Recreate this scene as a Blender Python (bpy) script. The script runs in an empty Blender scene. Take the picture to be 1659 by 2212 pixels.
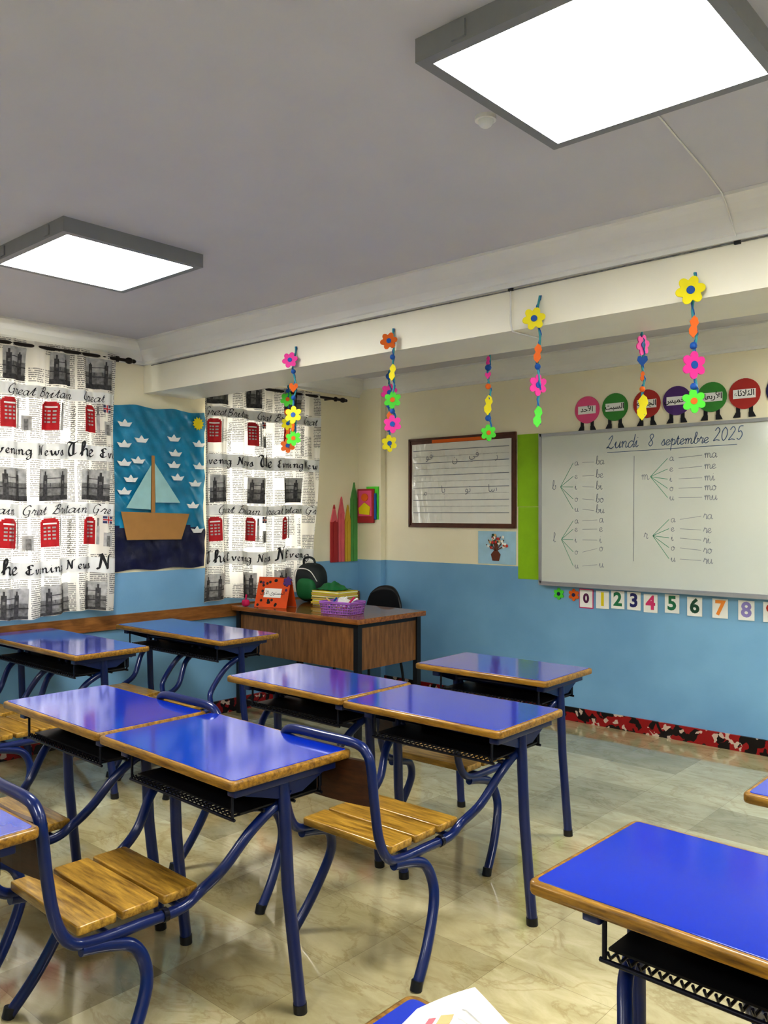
import bpy, math, random
from mathutils import Vector, Matrix
random.seed(7)
scene=bpy.context.scene
COL=scene.collection
pi=math.pi

# ------------------------------------------------------------------ materials
def new_mat(name):
    m=bpy.data.materials.new(name); m.use_nodes=True
    nt=m.node_tree; b=nt.nodes['Principled BSDF']
    return m,nt,b
def N(nt,t,**kw):
    n=nt.nodes.new(t)
    for k,v in kw.items(): setattr(n,k,v)
    return n
def srgb(r,g,b):
    f=lambda c:(c/255/12.92) if c/255<=0.04045 else ((c/255+0.055)/1.055)**2.4
    return (f(r),f(g),f(b),1)
def mat(name,col,rough=.5,var=.08,scale=12,metal=0,bump=0,coat=0,spec=.5,bscale=None,bstretch=None):
    m,nt,b=new_mat(name)
    b.inputs['Roughness'].default_value=rough
    b.inputs['Metallic'].default_value=metal
    b.inputs['Coat Weight'].default_value=coat
    b.inputs['Coat Roughness'].default_value=.08
    b.inputs['Specular IOR Level'].default_value=spec
    tc=N(nt,'ShaderNodeTexCoord'); no=N(nt,'ShaderNodeTexNoise')
    no.inputs['Scale'].default_value=scale; no.inputs['Detail'].default_value=4
    nt.links.new(tc.outputs['Object'],no.inputs['Vector'])
    cr=N(nt,'ShaderNodeValToRGB')
    cr.color_ramp.elements[0].position=.3; cr.color_ramp.elements[1].position=.7
    cr.color_ramp.elements[0].color=(col[0]*(1-var),col[1]*(1-var),col[2]*(1-var),1)
    cr.color_ramp.elements[1].color=(min(1,col[0]*(1+var)),min(1,col[1]*(1+var)),min(1,col[2]*(1+var)),1)
    nt.links.new(no.outputs['Fac'],cr.inputs['Fac']); nt.links.new(cr.outputs['Color'],b.inputs['Base Color'])
    if bump:
        bn=N(nt,'ShaderNodeBump'); bn.inputs['Strength'].default_value=bump; bn.inputs['Distance'].default_value=.01
        if bscale:
            n2=N(nt,'ShaderNodeTexNoise'); n2.inputs['Scale'].default_value=bscale; n2.inputs['Detail'].default_value=3
            if bstretch:
                mp=N(nt,'ShaderNodeMapping'); mp.inputs['Scale'].default_value=bstretch
                nt.links.new(tc.outputs['Object'],mp.inputs[0]); nt.links.new(mp.outputs[0],n2.inputs['Vector'])
            else: nt.links.new(tc.outputs['Object'],n2.inputs['Vector'])
            nt.links.new(n2.outputs['Fac'],bn.inputs['Height'])
        else: nt.links.new(no.outputs['Fac'],bn.inputs['Height'])
        nt.links.new(bn.outputs['Normal'],b.inputs['Normal'])
    return m
def wood(name,c1,c2,rough=.4,axis='X',scale=6,coat=.2):
    m,nt,b=new_mat(name)
    tc=N(nt,'ShaderNodeTexCoord'); mp=N(nt,'ShaderNodeMapping')
    s={'X':(1,9,9),'Y':(9,1,9),'Z':(9,9,1)}[axis]
    mp.inputs['Scale'].default_value=s
    no=N(nt,'ShaderNodeTexNoise'); no.inputs['Scale'].default_value=scale; no.inputs['Detail'].default_value=8; no.inputs['Roughness'].default_value=.65
    cr=N(nt,'ShaderNodeValToRGB'); cr.color_ramp.elements[0].position=.32; cr.color_ramp.elements[1].position=.68
    cr.color_ramp.elements[0].color=c1; cr.color_ramp.elements[1].color=c2
    nt.links.new(tc.outputs['Object'],mp.inputs['Vector']); nt.links.new(mp.outputs[0],no.inputs['Vector'])
    nt.links.new(no.outputs['Fac'],cr.inputs['Fac']); nt.links.new(cr.outputs['Color'],b.inputs['Base Color'])
    bn=N(nt,'ShaderNodeBump'); bn.inputs['Strength'].default_value=.15; bn.inputs['Distance'].default_value=.004
    nt.links.new(no.outputs['Fac'],bn.inputs['Height']); nt.links.new(bn.outputs['Normal'],b.inputs['Normal'])
    b.inputs['Roughness'].default_value=rough; b.inputs['Coat Weight'].default_value=coat
    return m
def math_n(nt,op,a,b=None,c=None):
    n=N(nt,'ShaderNodeMath',operation=op)
    for i,x in enumerate((a,b,c)):
        if x is None: continue
        if isinstance(x,(int,float)): n.inputs[i].default_value=x
        else: nt.links.new(x,n.inputs[i])
    return n.outputs[0]

def wall_mat(name,split=1.114):
    m,nt,b=new_mat(name)
    g=N(nt,'ShaderNodeNewGeometry'); sp=N(nt,'ShaderNodeSeparateXYZ'); nt.links.new(g.outputs['Position'],sp.inputs[0])
    no=N(nt,'ShaderNodeTexNoise'); no.inputs['Scale'].default_value=1.7; no.inputs['Detail'].default_value=6
    nt.links.new(g.outputs['Position'],no.inputs['Vector'])
    n2=N(nt,'ShaderNodeTexNoise'); n2.inputs['Scale'].default_value=9; n2.inputs['Detail'].default_value=2
    nt.links.new(g.outputs['Position'],n2.inputs['Vector'])
    z=math_n(nt,'ADD',sp.outputs[2],math_n(nt,'MULTIPLY',n2.outputs['Fac'],.006))
    st=math_n(nt,'GREATER_THAN',z,split+.003)
    def ramp(c1,c2):
        cr=N(nt,'ShaderNodeValToRGB'); cr.color_ramp.elements[0].position=.35; cr.color_ramp.elements[1].position=.65
        cr.color_ramp.elements[0].color=c1; cr.color_ramp.elements[1].color=c2
        nt.links.new(no.outputs['Fac'],cr.inputs['Fac']); return cr.outputs['Color']
    mx=N(nt,'ShaderNodeMixRGB'); nt.links.new(st,mx.inputs['Fac'])
    nt.links.new(ramp(srgb(120,166,202),srgb(134,180,213)),mx.inputs['Color1'])
    nt.links.new(ramp(srgb(238,230,202),srgb(245,238,213)),mx.inputs['Color2'])
    nt.links.new(mx.outputs[0],b.inputs['Base Color'])
    b.inputs['Roughness'].default_value=.36
    n3=N(nt,'ShaderNodeTexNoise'); n3.inputs['Scale'].default_value=60
    nt.links.new(g.outputs['Position'],n3.inputs['Vector'])
    bn=N(nt,'ShaderNodeBump'); bn.inputs['Strength'].default_value=.08; bn.inputs['Distance'].default_value=.005
    nt.links.new(n3.outputs['Fac'],bn.inputs['Height']); nt.links.new(bn.outputs['Normal'],b.inputs['Normal'])
    return m
def floor_mat():
    m,nt,b=new_mat('marble_tiles')
    g=N(nt,'ShaderNodeNewGeometry')
    br=N(nt,'ShaderNodeTexBrick'); br.offset=0; br.squash=1
    br.inputs['Scale'].default_value=1; br.inputs['Brick Width'].default_value=.4; br.inputs['Row Height'].default_value=.4
    br.inputs['Mortar Size'].default_value=.0009; br.inputs['Mortar Smooth'].default_value=.5; br.inputs['Bias'].default_value=.05
    br.inputs['Color1'].default_value=srgb(160,149,112); br.inputs['Color2'].default_value=srgb(206,197,160); br.inputs['Mortar'].default_value=srgb(148,138,108)
    nt.links.new(g.outputs['Position'],br.inputs['Vector'])
    no=N(nt,'ShaderNodeTexNoise'); no.inputs['Scale'].default_value=2.6; no.inputs['Detail'].default_value=8; no.inputs['Roughness'].default_value=.6; no.inputs['Distortion'].default_value=.9
    mp=N(nt,'ShaderNodeMapping'); mp.inputs['Rotation'].default_value=(0,0,.7); mp.inputs['Scale'].default_value=(1,2.0,1)
    nt.links.new(g.outputs['Position'],mp.inputs[0]); nt.links.new(mp.outputs[0],no.inputs['Vector'])
    v=math_n(nt,'ABSOLUTE',math_n(nt,'SUBTRACT',no.outputs['Fac'],.5))
    vr=N(nt,'ShaderNodeValToRGB'); vr.color_ramp.elements[0].position=0; vr.color_ramp.elements[1].position=.03
    vr.color_ramp.elements[0].color=(.66,.58,.44,1); vr.color_ramp.elements[1].color=(1,1,1,1)
    nt.links.new(v,vr.inputs['Fac'])
    n2=N(nt,'ShaderNodeTexNoise'); n2.inputs['Scale'].default_value=4; n2.inputs['Detail'].default_value=9; n2.inputs['Roughness'].default_value=.65; n2.inputs['Distortion'].default_value=.8
    nt.links.new(mp.outputs[0],n2.inputs['Vector'])
    r2=N(nt,'ShaderNodeValToRGB'); r2.color_ramp.elements[0].position=.3; r2.color_ramp.elements[1].position=.65
    r2.color_ramp.elements[0].color=(.72,.70,.60,1); r2.color_ramp.elements[1].color=(1.0,1.0,1.0,1)
    nt.links.new(n2.outputs['Fac'],r2.inputs['Fac'])
    a=N(nt,'ShaderNodeMixRGB',blend_type='MULTIPLY'); a.inputs[0].default_value=.45
    nt.links.new(br.outputs['Color'],a.inputs[1]); nt.links.new(vr.outputs[0],a.inputs[2])
    c=N(nt,'ShaderNodeMixRGB',blend_type='MULTIPLY'); c.inputs[0].default_value=1
    nt.links.new(a.outputs[0],c.inputs[1]); nt.links.new(r2.outputs[0],c.inputs[2])
    nt.links.new(c.outputs[0],b.inputs['Base Color'])
    rr=math_n(nt,'ADD',math_n(nt,'MULTIPLY',n2.outputs['Fac'],.08),.04)
    nt.links.new(rr,b.inputs['Roughness'])
    b.inputs['Specular IOR Level'].default_value=1.0
    b.inputs['Coat Weight'].default_value=.4; b.inputs['Coat Roughness'].default_value=.05
    return m
def baseboard_mat():
    m,nt,b=new_mat('baseboard_pattern')
    g=N(nt,'ShaderNodeNewGeometry')
    def vor(sc,off,rnd=1):
        nz=N(nt,'ShaderNodeTexNoise'); nz.inputs['Scale'].default_value=14; nt.links.new(g.outputs['Position'],nz.inputs['Vector'])
        ad=N(nt,'ShaderNodeVectorMath',operation='MULTIPLY_ADD'); nt.links.new(nz.outputs['Color'],ad.inputs[0]); ad.inputs[1].default_value=(.07,.07,.07); nt.links.new(g.outputs['Position'],ad.inputs[2])
        mp=N(nt,'ShaderNodeMapping'); mp.inputs['Location'].default_value=(off,off,off)
        nt.links.new(ad.outputs[0],mp.inputs[0])
        v=N(nt,'ShaderNodeTexVoronoi'); v.inputs['Scale'].default_value=sc; nt.links.new(mp.outputs[0],v.inputs['Vector'])
        sc_=N(nt,'ShaderNodeSeparateColor'); nt.links.new(v.outputs['Color'],sc_.inputs[0]); return sc_.outputs[0]
    v=vor(20,0)
    mx=N(nt,'ShaderNodeMixRGB'); mx.inputs[1].default_value=srgb(18,10,12); mx.inputs[2].default_value=srgb(150,18,24)
    nt.links.new(math_n(nt,'GREATER_THAN',v,.52),mx.inputs[0])
    m2=N(nt,'ShaderNodeMixRGB'); m2.inputs[2].default_value=srgb(200,180,165)
    nt.links.new(mx.outputs[0],m2.inputs[1]); nt.links.new(math_n(nt,'GREATER_THAN',vor(30,3.3),.88),m2.inputs[0])
    nt.links.new(m2.outputs[0],b.inputs['Base Color']); b.inputs['Roughness'].default_value=.3
    return m
def curtain_mat():
    m,nt,b=new_mat('newsprint_curtain_cloth')
    g=N(nt,'ShaderNodeNewGeometry'); sp=N(nt,'ShaderNodeSeparateXYZ'); nt.links.new(g.outputs['Position'],sp.inputs[0])
    y=sp.outputs[1]; z=sp.outputs[2]
    line=math_n(nt,'FLOOR',math_n(nt,'DIVIDE',z,.013))
    inl=math_n(nt,'LESS_THAN',math_n(nt,'FRACT',math_n(nt,'DIVIDE',z,.013)),.55)
    cb=N(nt,'ShaderNodeCombineXYZ'); nt.links.new(math_n(nt,'MULTIPLY',y,140),cb.inputs[0]); nt.links.new(math_n(nt,'MULTIPLY',line,3.7),cb.inputs[1])
    no=N(nt,'ShaderNodeTexNoise'); no.inputs['Scale'].default_value=1; no.inputs['Detail'].default_value=2; nt.links.new(cb.outputs[0],no.inputs['Vector'])
    wd=math_n(nt,'GREATER_THAN',no.outputs['Fac'],.42)
    colm=math_n(nt,'GREATER_THAN',math_n(nt,'FRACT',math_n(nt,'DIVIDE',y,.105)),.14)
    cb2=N(nt,'ShaderNodeCombineXYZ'); nt.links.new(math_n(nt,'FLOOR',math_n(nt,'DIVIDE',y,.105)),cb2.inputs[0]); nt.links.new(math_n(nt,'FLOOR',math_n(nt,'DIVIDE',z,.09)),cb2.inputs[1])
    wn=N(nt,'ShaderNodeTexWhiteNoise'); nt.links.new(cb2.outputs[0],wn.inputs['Vector'])
    blk=math_n(nt,'GREATER_THAN',wn.outputs['Value'],.2)
    f=math_n(nt,'MULTIPLY',math_n(nt,'MULTIPLY',inl,wd),math_n(nt,'MULTIPLY',colm,blk))
    mx=N(nt,'ShaderNodeMixRGB'); nt.links.new(math_n(nt,'MULTIPLY',f,.7),mx.inputs[0])
    mx.inputs[1].default_value=srgb(236,232,222); mx.inputs[2].default_value=srgb(66,66,68)
    nt.links.new(mx.outputs[0],b.inputs['Base Color']); b.inputs['Roughness'].default_value=.85
    tr=N(nt,'ShaderNodeBsdfTranslucent'); nt.links.new(mx.outputs[0],tr.inputs[0])
    ms=N(nt,'ShaderNodeMixShader'); ms.inputs[0].default_value=.22
    nt.links.new(b.outputs[0],ms.inputs[1]); nt.links.new(tr.outputs[0],ms.inputs[2])
    nt.links.new(ms.outputs[0],nt.nodes['Material Output'].inputs['Surface'])
    return m
def emis(name,col,s):
    m,nt,b=new_mat(name); b.inputs['Base Color'].default_value=(1,1,1,1)
    b.inputs['Emission Color'].default_value=col; b.inputs['Emission Strength'].default_value=s
    return m

M={}
M['wall']=wall_mat('wall_paint'); M['floor']=floor_mat(); M['base']=baseboard_mat()
M['ceil']=mat('ceiling_paint',srgb(208,207,212),.7,.02,3)
M['cream']=mat('cream_paint',srgb(241,237,220),.5,.02,3)
M['mould']=mat('moulding_paint',srgb(234,233,228),.5,.02,4)
M['curt']=curtain_mat()
M['panel']=emis('panel_light',(1,.99,.955,1),42)
M['pframe']=mat('panel_frame',srgb(140,142,146),.4,.03)
M['blue']=mat('blue_laminate',srgb(12,50,172),.12,.05,4,coat=.8)
M['navy']=mat('navy_paint',srgb(5,30,88),.28,.12,10,coat=.2)
M['edge']=wood('edge_wood',srgb(84,56,14),srgb(172,130,44),.35,'X',9)
M['slat']=wood('slat_wood',srgb(112,80,22),srgb(200,160,68),.28,'X',7,.4)
M['brown']=wood('backrest_wood',srgb(52,28,12),srgb(86,50,24),.4,'X',7)
M['twood']=wood('teacher_wood',srgb(96,62,28),srgb(146,102,54),.45,'Z',5)
M['ttop']=wood('teacher_top',srgb(112,64,26),srgb(164,106,48),.25,'X',5,.5)
M['rail']=wood('rail_wood',srgb(112,70,32),srgb(156,108,54),.45,'Y',6)
M['black']=mat('black_metal',srgb(16,16,20),.4,.1)
M['darkwire']=mat('dark_wire',srgb(26,28,44),.25,.1,metal=.4)
M['steel']=mat('aluminium',srgb(180,182,186),.35,.03,metal=.7)
M['white']=mat('white_paper',srgb(240,240,236),.6,.02)
M['wb']=mat('whiteboard_surface',srgb(208,212,204),.1,.02,2,coat=.4)
M['ink']=mat('dark_ink',srgb(30,30,34),.7,.1)
M['inkblue']=mat('marker_blue',srgb(84,106,138),.6,.1)
M['inkgreen']=mat('marker_green',srgb(84,152,122),.6,.1)
M['inkgrey']=mat('marker_grey',srgb(126,132,142),.6,.1)
M['red']=mat('red_print',srgb(188,24,34),.7,.12,30)
M['grey']=mat('grey_print',srgb(182,181,178),.8,.25,30)
M['dgrey']=mat('darkgrey_print',srgb(74,73,74),.8,.5,60)
M['mgrey']=mat('midgrey_print',srgb(128,127,125),.8,.4,50)
M['ublue']=mat('flag_blue',srgb(70,74,110),.8,.1)
def pc(n,r,g,b,rough=.6): M[n]=mat(n,srgb(r,g,b),rough,.05)
pc('foam_yellow',236,222,20); pc('foam_pink',232,60,160); pc('foam_green',88,214,60); pc('foam_orange',226,110,20)
pc('foam_blue',24,90,170); pc('foam_teal',60,150,160); pc('card_green',150,196,20); pc('p_red',176,48,52); pc('p_pink',224,110,120)
pc('p_yellow',214,180,60); pc('p_green',90,160,84); pc('c_pink',226,92,140); pc('c_green',64,142,60); pc('c_red',176,52,46); pc('c_purple',86,50,120)
pc('c_navy',34,34,80); pc('boat_brown',176,132,76); pc('sail',166,206,206); pc('basket_purple',168,112,196,.35); pc('cal_orange',214,84,22)
pc('n_yellow',232,214,20); pc('n_green',30,120,80); pc('n_navy',40,44,110); pc('n_pink',214,60,120); pc('n_dkgreen',30,80,60); pc('n_orange',238,150,60)
pc('n_lav',150,140,200); pc('n_red',200,60,50); pc('n_purple',90,30,80); pc('book_yellow',212,202,60); pc('bag_green',20,110,60); pc('bag_dark',24,34,36)
pc('skyblue_paper',170,206,226); pc('magenta',190,20,90); pc('beige',206,170,120); pc('tree_brown',110,60,40)
M['teal']=mat('teal_fabric',srgb(20,132,170),.28,.25,8,bump=1.0,bscale=9,coat=.3)
M['sea']=mat('navy_fabric',srgb(14,20,62),.4,.3,10,bump=1.0,bscale=16)
M['sheet']=mat('laminated_sheet',srgb(228,228,220),.05,.03,3,bump=.55,bscale=5,coat=1,bstretch=(3,3,1))
M['fbrown']=mat('brown_frame',srgb(92,52,36),.35,.25,20)
M['rod']=mat('curtain_rod_metal',srgb(50,42,38),.4,.1,metal=.5)

# ------------------------------------------------------------------ mesh builder
class MB:
    def __init__(s): s.v=[];s.f=[];s.mi=[];s.sm=[];s.mats=[]
    def idx(s,m):
        if m not in s.mats: s.mats.append(m)
        return s.mats.index(m)
    def add(s,vs,fs,m,smooth=False):
        o=len(s.v); s.v+= [tuple(v) for v in vs]; i=s.idx(m)
        for f in fs: s.f.append([o+k for k in f]); s.mi.append(i); s.sm.append(smooth)
    def box(s,a,b,m):
        x0,y0,z0=a;x1,y1,z1=b
        s.add([(x0,y0,z0),(x1,y0,z0),(x1,y1,z0),(x0,y1,z0),(x0,y0,z1),(x1,y0,z1),(x1,y1,z1),(x0,y1,z1)],
              [(0,3,2,1),(4,5,6,7),(0,1,5,4),(1,2,6,5),(2,3,7,6),(3,0,4,7)],m)
    def boxm(s,size,mw,m):
        x,y,z=[q/2 for q in size]
        vs=[mw@Vector(p) for p in [(-x,-y,-z),(x,-y,-z),(x,y,-z),(-x,y,-z),(-x,-y,z),(x,-y,z),(x,y,z),(-x,y,z)]]
        s.add(vs,[(0,3,2,1),(4,5,6,7),(0,1,5,4),(1,2,6,5),(2,3,7,6),(3,0,4,7)],m)
    def slab(s,x0,x1,y0,y1,z0,z1,r,ch,m,mtx=None,n=5):
        def ring(ins,z):
            rr=max(r-ins,.0005); out=[]
            for cx,cy,a0 in ((x1-r,y1-r,0),(x0+r,y1-r,90),(x0+r,y0+r,180),(x1-r,y0+r,270)):
                for k in range(n+1):
                    a=math.radians(a0+90*k/n); out.append(Vector((cx+rr*math.cos(a),cy+rr*math.sin(a),z)))
            return out
        rs=[ring(ch,z0),ring(ch*.3,z0+ch*.3),ring(0,z0+ch),ring(0,z1-ch),ring(ch*.3,z1-ch*.3),ring(ch,z1)]
        vs=[p for rg in rs for p in rg]; L=len(rs[0]); fs=[]
        for i in range(5):
            for k in range(L):
                fs.append((i*L+k,i*L+(k+1)%L,(i+1)*L+(k+1)%L,(i+1)*L+k))
        if mtx: vs=[mtx@p for p in vs]
        s.add(vs,fs,m,True)
        s.add(vs[:L],[tuple(reversed(range(L)))],m); s.add(vs[-L:],[tuple(range(L))],m)
    def tube(s,pts,r,m,seg=10,caps=True):
        pts=[Vector(p) for p in pts]; n=len(pts); T=[]
        for i in range(n):
            t=(pts[min(i+1,n-1)]-pts[max(i-1,0)]); T.append(t.normalized())
        up=Vector((0,0,1)) if abs(T[0].z)<.9 else Vector((1,0,0))
        nn=T[0].cross(up).normalized(); vs=[]
        for i in range(n):
            nn=(nn-T[i]*nn.dot(T[i])).normalized(); bb=T[i].cross(nn)
            rr=r[i] if isinstance(r,(list,tuple)) else r
            for k in range(seg):
                a=2*pi*k/seg; vs.append(pts[i]+nn*math.cos(a)*rr+bb*math.sin(a)*rr)
        fs=[(i*seg+k,i*seg+(k+1)%seg,(i+1)*seg+(k+1)%seg,(i+1)*seg+k) for i in range(n-1) for k in range(seg)]
        s.add(vs,fs,m,True)
        if caps:
            s.add(vs[:seg],[tuple(reversed(range(seg)))],m); s.add(vs[-seg:],[tuple(range(seg))],m)
    def prism(s,poly,O,U,V,t,m,front=None):
        O=Vector(O);U=Vector(U);V=Vector(V);W=U.cross(V).normalized()
        a=[O+U*p[0]+V*p[1] for p in poly]; b=[p+W*t for p in a]; n=len(poly)
        s.add(a+b,[tuple(reversed(range(n)))]+[(k,(k+1)%n,n+(k+1)%n,n+k) for k in range(n)],m)
        s.add(b,[tuple(range(n))],front or m)
    def ball(s,c,r,m,seg=12,rings=8,e=1.0):
        if not isinstance(r,(tuple,list)): r=(r,r,r)
        vs=[];sg=lambda q:(abs(q)**e)*(1 if q>=0 else -1)
        for i in range(rings+1):
            ph=-pi/2+pi*i/rings
            for k in range(seg):
                th=2*pi*k/seg
                vs.append((c[0]+r[0]*sg(math.cos(ph))*sg(math.cos(th)),c[1]+r[1]*sg(math.cos(ph))*sg(math.sin(th)),c[2]+r[2]*sg(math.sin(ph))))
        fs=[(i*seg+k,i*seg+(k+1)%seg,(i+1)*seg+(k+1)%seg,(i+1)*seg+k) for i in range(rings) for k in range(seg)]
        s.add(vs,fs,m,True)
    def mesh(s,name):
        me=bpy.data.meshes.new(name); me.from_pydata(s.v,[],s.f)
        for m in s.mats: me.materials.append(m)
        me.polygons.foreach_set('material_index',s.mi); me.polygons.foreach_set('use_smooth',s.sm); me.update(); return me
    def obj(s,name,loc=(0,0,0),rz=0,parent=None):
        o=bpy.data.objects.new(name,s.mesh(name)); o.location=loc; o.rotation_euler=(0,0,rz); COL.objects.link(o)
        if parent: o.parent=parent
        return o
def crom(P,n=6):
    P=[tuple(p) for p in P]
    if len(P)<3: return P
    Q=[P[0]]+P+[P[-1]]; out=[]
    for i in range(1,len(Q)-2):
        for k in range(n):
            t=k/n; p0,p1,p2,p3=Q[i-1],Q[i],Q[i+1],Q[i+2]
            out.append(tuple(.5*((2*b)+(-a+c)*t+(2*a-5*b+4*c-d)*t*t+(-a+3*b-3*c+d)*t**3) for a,b,c,d in zip(p0,p1,p2,p3)))
    out.append(P[-1]); return out

# ------------------------------------------------------------------ stroke font
G={
'a':(1.1,[[(.85,.8),(.5,1),(.1,.6),(.15,.1),(.5,0),(.8,.4),(.9,.95),(.88,.3),(1.0,0),(1.2,.2)]]),
'b':(1.0,[[(0,.2),(.4,1.2),(.5,1.9),(.3,2),(.2,1.4),(.2,.3),(.5,0),(.85,.4),(.7,.9),(1.0,.75)]]),
'd':(1.1,[[(.85,.8),(.5,1),(.1,.6),(.15,.1),(.5,0),(.85,.5)],[(.95,2),(.9,.3),(1.02,0),(1.2,.2)]]),
'e':(.9,[[(0,.25),(.5,.5),(.75,.8),(.5,1),(.15,.7),(.15,.2),(.5,0),(.95,.3)]]),
'g':(1.1,[[(.85,.8),(.5,1),(.1,.6),(.15,.1),(.5,0),(.85,.5)],[(.9,1),(.85,-.5),(.5,-.95),(.15,-.7),(1.1,.2)]]),
'h':(1.1,[[(0,.2),(.4,1.3),(.45,1.9),(.25,2),(.2,1.2),(.2,0)],[(.2,.5),(.5,1),(.8,.85),(.8,.2),(1.0,0),(1.2,.2)]]),
'i':(.65,[[(0,.3),(.3,1),(.28,.2),(.45,0),(.7,.25)],[(.33,1.42),(.38,1.5)]]),
'l':(.6,[[(0,.2),(.45,1.4),(.45,1.95),(.25,1.95),(.2,.4),(.4,0),(.65,.2)]]),
'm':(1.6,[[(0,.7),(.2,1),(.25,.5),(.25,0)],[(.25,.5),(.5,1),(.7,.8),(.7,0)],[(.7,.5),(.95,1),(1.2,.8),(1.2,.2),(1.4,0),(1.65,.25)]]),
'n':(1.15,[[(0,.7),(.2,1),(.25,.5),(.25,0)],[(.25,.5),(.55,1),(.8,.8),(.8,.2),(.95,0),(1.2,.25)]]),
'o':(1.0,[[(.55,1),(.15,.75),(.15,.2),(.5,0),(.85,.35),(.75,.9),(.5,1),(.7,.8),(1.05,.8)]]),
'p':(1.05,[[(0,.5),(.3,1.2),(.28,0),(.26,-1)],[(.28,.6),(.6,1),(.9,.6),(.7,.05),(.4,.05)],[(.7,.05),(1.1,.2)]]),
'r':(.85,[[(0,.3),(.3,1.15),(.4,.9),(.7,.9),(.6,.2),(.7,0),(.9,.2)]]),
's':(.8,[[(0,.2),(.45,1.1),(.55,.6),(.65,.15),(.35,0),(.15,.15)],[(.5,.0),(.85,.25)]]),
't':(.7,[[(0,.3),(.35,1.6),(.32,.3),(.5,0),(.75,.25)],[(.1,1.05),(.6,1.1)]]),
'u':(1.15,[[(0,.4),(.2,1),(.2,.25),(.45,0),(.8,.4),(.9,1),(.87,.3),(1.0,0),(1.2,.25)]]),
'v':(1.0,[[(0,.8),(.2,1),(.3,.4),(.45,0),(.75,.6),(.75,1),(1.0,.9)]]),
'w':(1.4,[[(0,.8),(.15,1),(.25,.3),(.4,0),(.65,.5),(.7,.9),(.75,.3),(.95,0),(1.2,.5),(1.2,1),(1.4,.9)]]),
'L':(1.4,[[(.2,1.4),(.7,2),(.8,1.6),(.45,.5),(.1,.05),(.4,.15),(.9,-.05),(1.3,.25)]]),
'E':(1.4,[[(1.15,1.75),(.8,2),(.35,1.7),(.5,1.2),(.8,1.1),(.4,1.0),(.15,.5),(.5,0),(1.2,.35)],[(.5,1.9),(.5,.1)]]),
'N':(1.7,[[(.1,.1),(.35,.1),(.5,1.9),(.3,1.7)],[(.5,1.9),(1.1,.05)],[(1.1,.05),(1.15,1.7),(1.5,2)]]),
'G':(1.5,[[(1.2,1.7),(.8,2),(.25,1.4),(.2,.5),(.6,0),(1.1,.3),(1.15,.9),(.8,.9)],[(1.15,.9),(1.1,-.3),(.7,-.5)]]),
'B':(1.4,[[(.5,1.9),(.4,.8),(.2,0)],[(.1,1.5),(.6,2),(1.1,1.7),(.9,1.2),(.5,1.05),(1.1,.9),(1.15,.3),(.7,0),(.3,.15)]]),
'T':(1.4,[[(.05,1.6),(.3,1.95),(.8,1.8),(1.3,2.05)],[(.7,1.8),(.45,1.2),(.35,.5),(.6,0),(1.2,.4)],[(.85,1.8),(.85,.2)]]),
'8':(1.0,[[(.8,1.7),(.5,1.95),(.2,1.6),(.45,1.1),(.8,.5),(.5,0),(.15,.4),(.5,1.0),(.8,1.5),(.78,1.7)]]),
'2':(1.1,[[(.15,1.5),(.5,1.95),(.85,1.5),(.5,.7),(.1,.05),(.5,.15),(1.0,.05)]]),
'0':(1.1,[[(.5,1.95),(.15,1.3),(.2,.4),(.5,0),(.85,.6),(.85,1.4),(.5,1.95)]]),
'5':(1.1,[[(.85,1.95),(.35,1.9),(.25,1.15),(.6,1.25),(.85,.7),(.55,.05),(.15,.2)]]),
' ':(.7,[]),
}
def strokes(text,fw,mb,m,s,wd,nib=0,ang=40,slant=0,limit=None,sp=0):
    x=0; nv=(math.cos(math.radians(ang))*nib,math.sin(math.radians(ang))*nib)
    for ch in text:
        w,ss=G[ch]; w+=sp
        if limit is not None and (x+w+slant*2+.2)*s>limit: break
        for st in ss:
            P=crom(st,5) if len(st)>2 else [tuple(a+(b-a)*k/4 for a,b in zip(st[0],st[1])) for k in range(5)]
            P=[((x+p[0]+slant*p[1])*s,p[1]*s) for p in P]
            vs=[]
            for i,p in enumerate(P):
                a=P[max(i-1,0)];b=P[min(i+1,len(P)-1)]
                dx,dy=b[0]-a[0],b[1]-a[1]; L=math.hypot(dx,dy) or 1
                nx,ny=-dy/L*wd*s/2,dx/L*wd*s/2
                ex,ey=nv[0]*s/2,nv[1]*s/2
                if nx*ex+ny*ey<0: ex,ey=-ex,-ey
                ox,oy=nx+ex,ny+ey
                vs.append(fw(p[0]+ox,p[1]+oy)); vs.append(fw(p[0]-ox,p[1]-oy))
            mb.add(vs,[(2*i,2*i+1,2*i+3,2*i+2) for i in range(len(P)-1)],m)
        x+=w
    return x*s
def text_geo(body,size,bold=0.0,align='CENTER'):
    cu=bpy.data.curves.new('t','FONT'); cu.body=body; cu.size=size; cu.offset=bold; cu.align_x=align; cu.align_y='CENTER'; cu.resolution_u=3
    ob=bpy.data.objects.new('t',cu); COL.objects.link(ob)
    bpy.context.view_layer.update()
    dg=bpy.context.evaluated_depsgraph_get(); me=ob.evaluated_get(dg).to_mesh()
    vs=[(v.co.x,v.co.y) for v in me.vertices]; fs=[tuple(p.vertices) for p in me.polygons]
    ob.evaluated_get(dg).to_mesh_clear(); bpy.data.objects.remove(ob); bpy.data.curves.remove(cu)
    return vs,fs
def put_text(mb,body,size,fw,m,bold=0,align='CENTER'):
    vs,fs=text_geo(body,size,bold,align)
    if vs: mb.add([fw(*v) for v in vs],fs,m)

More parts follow.
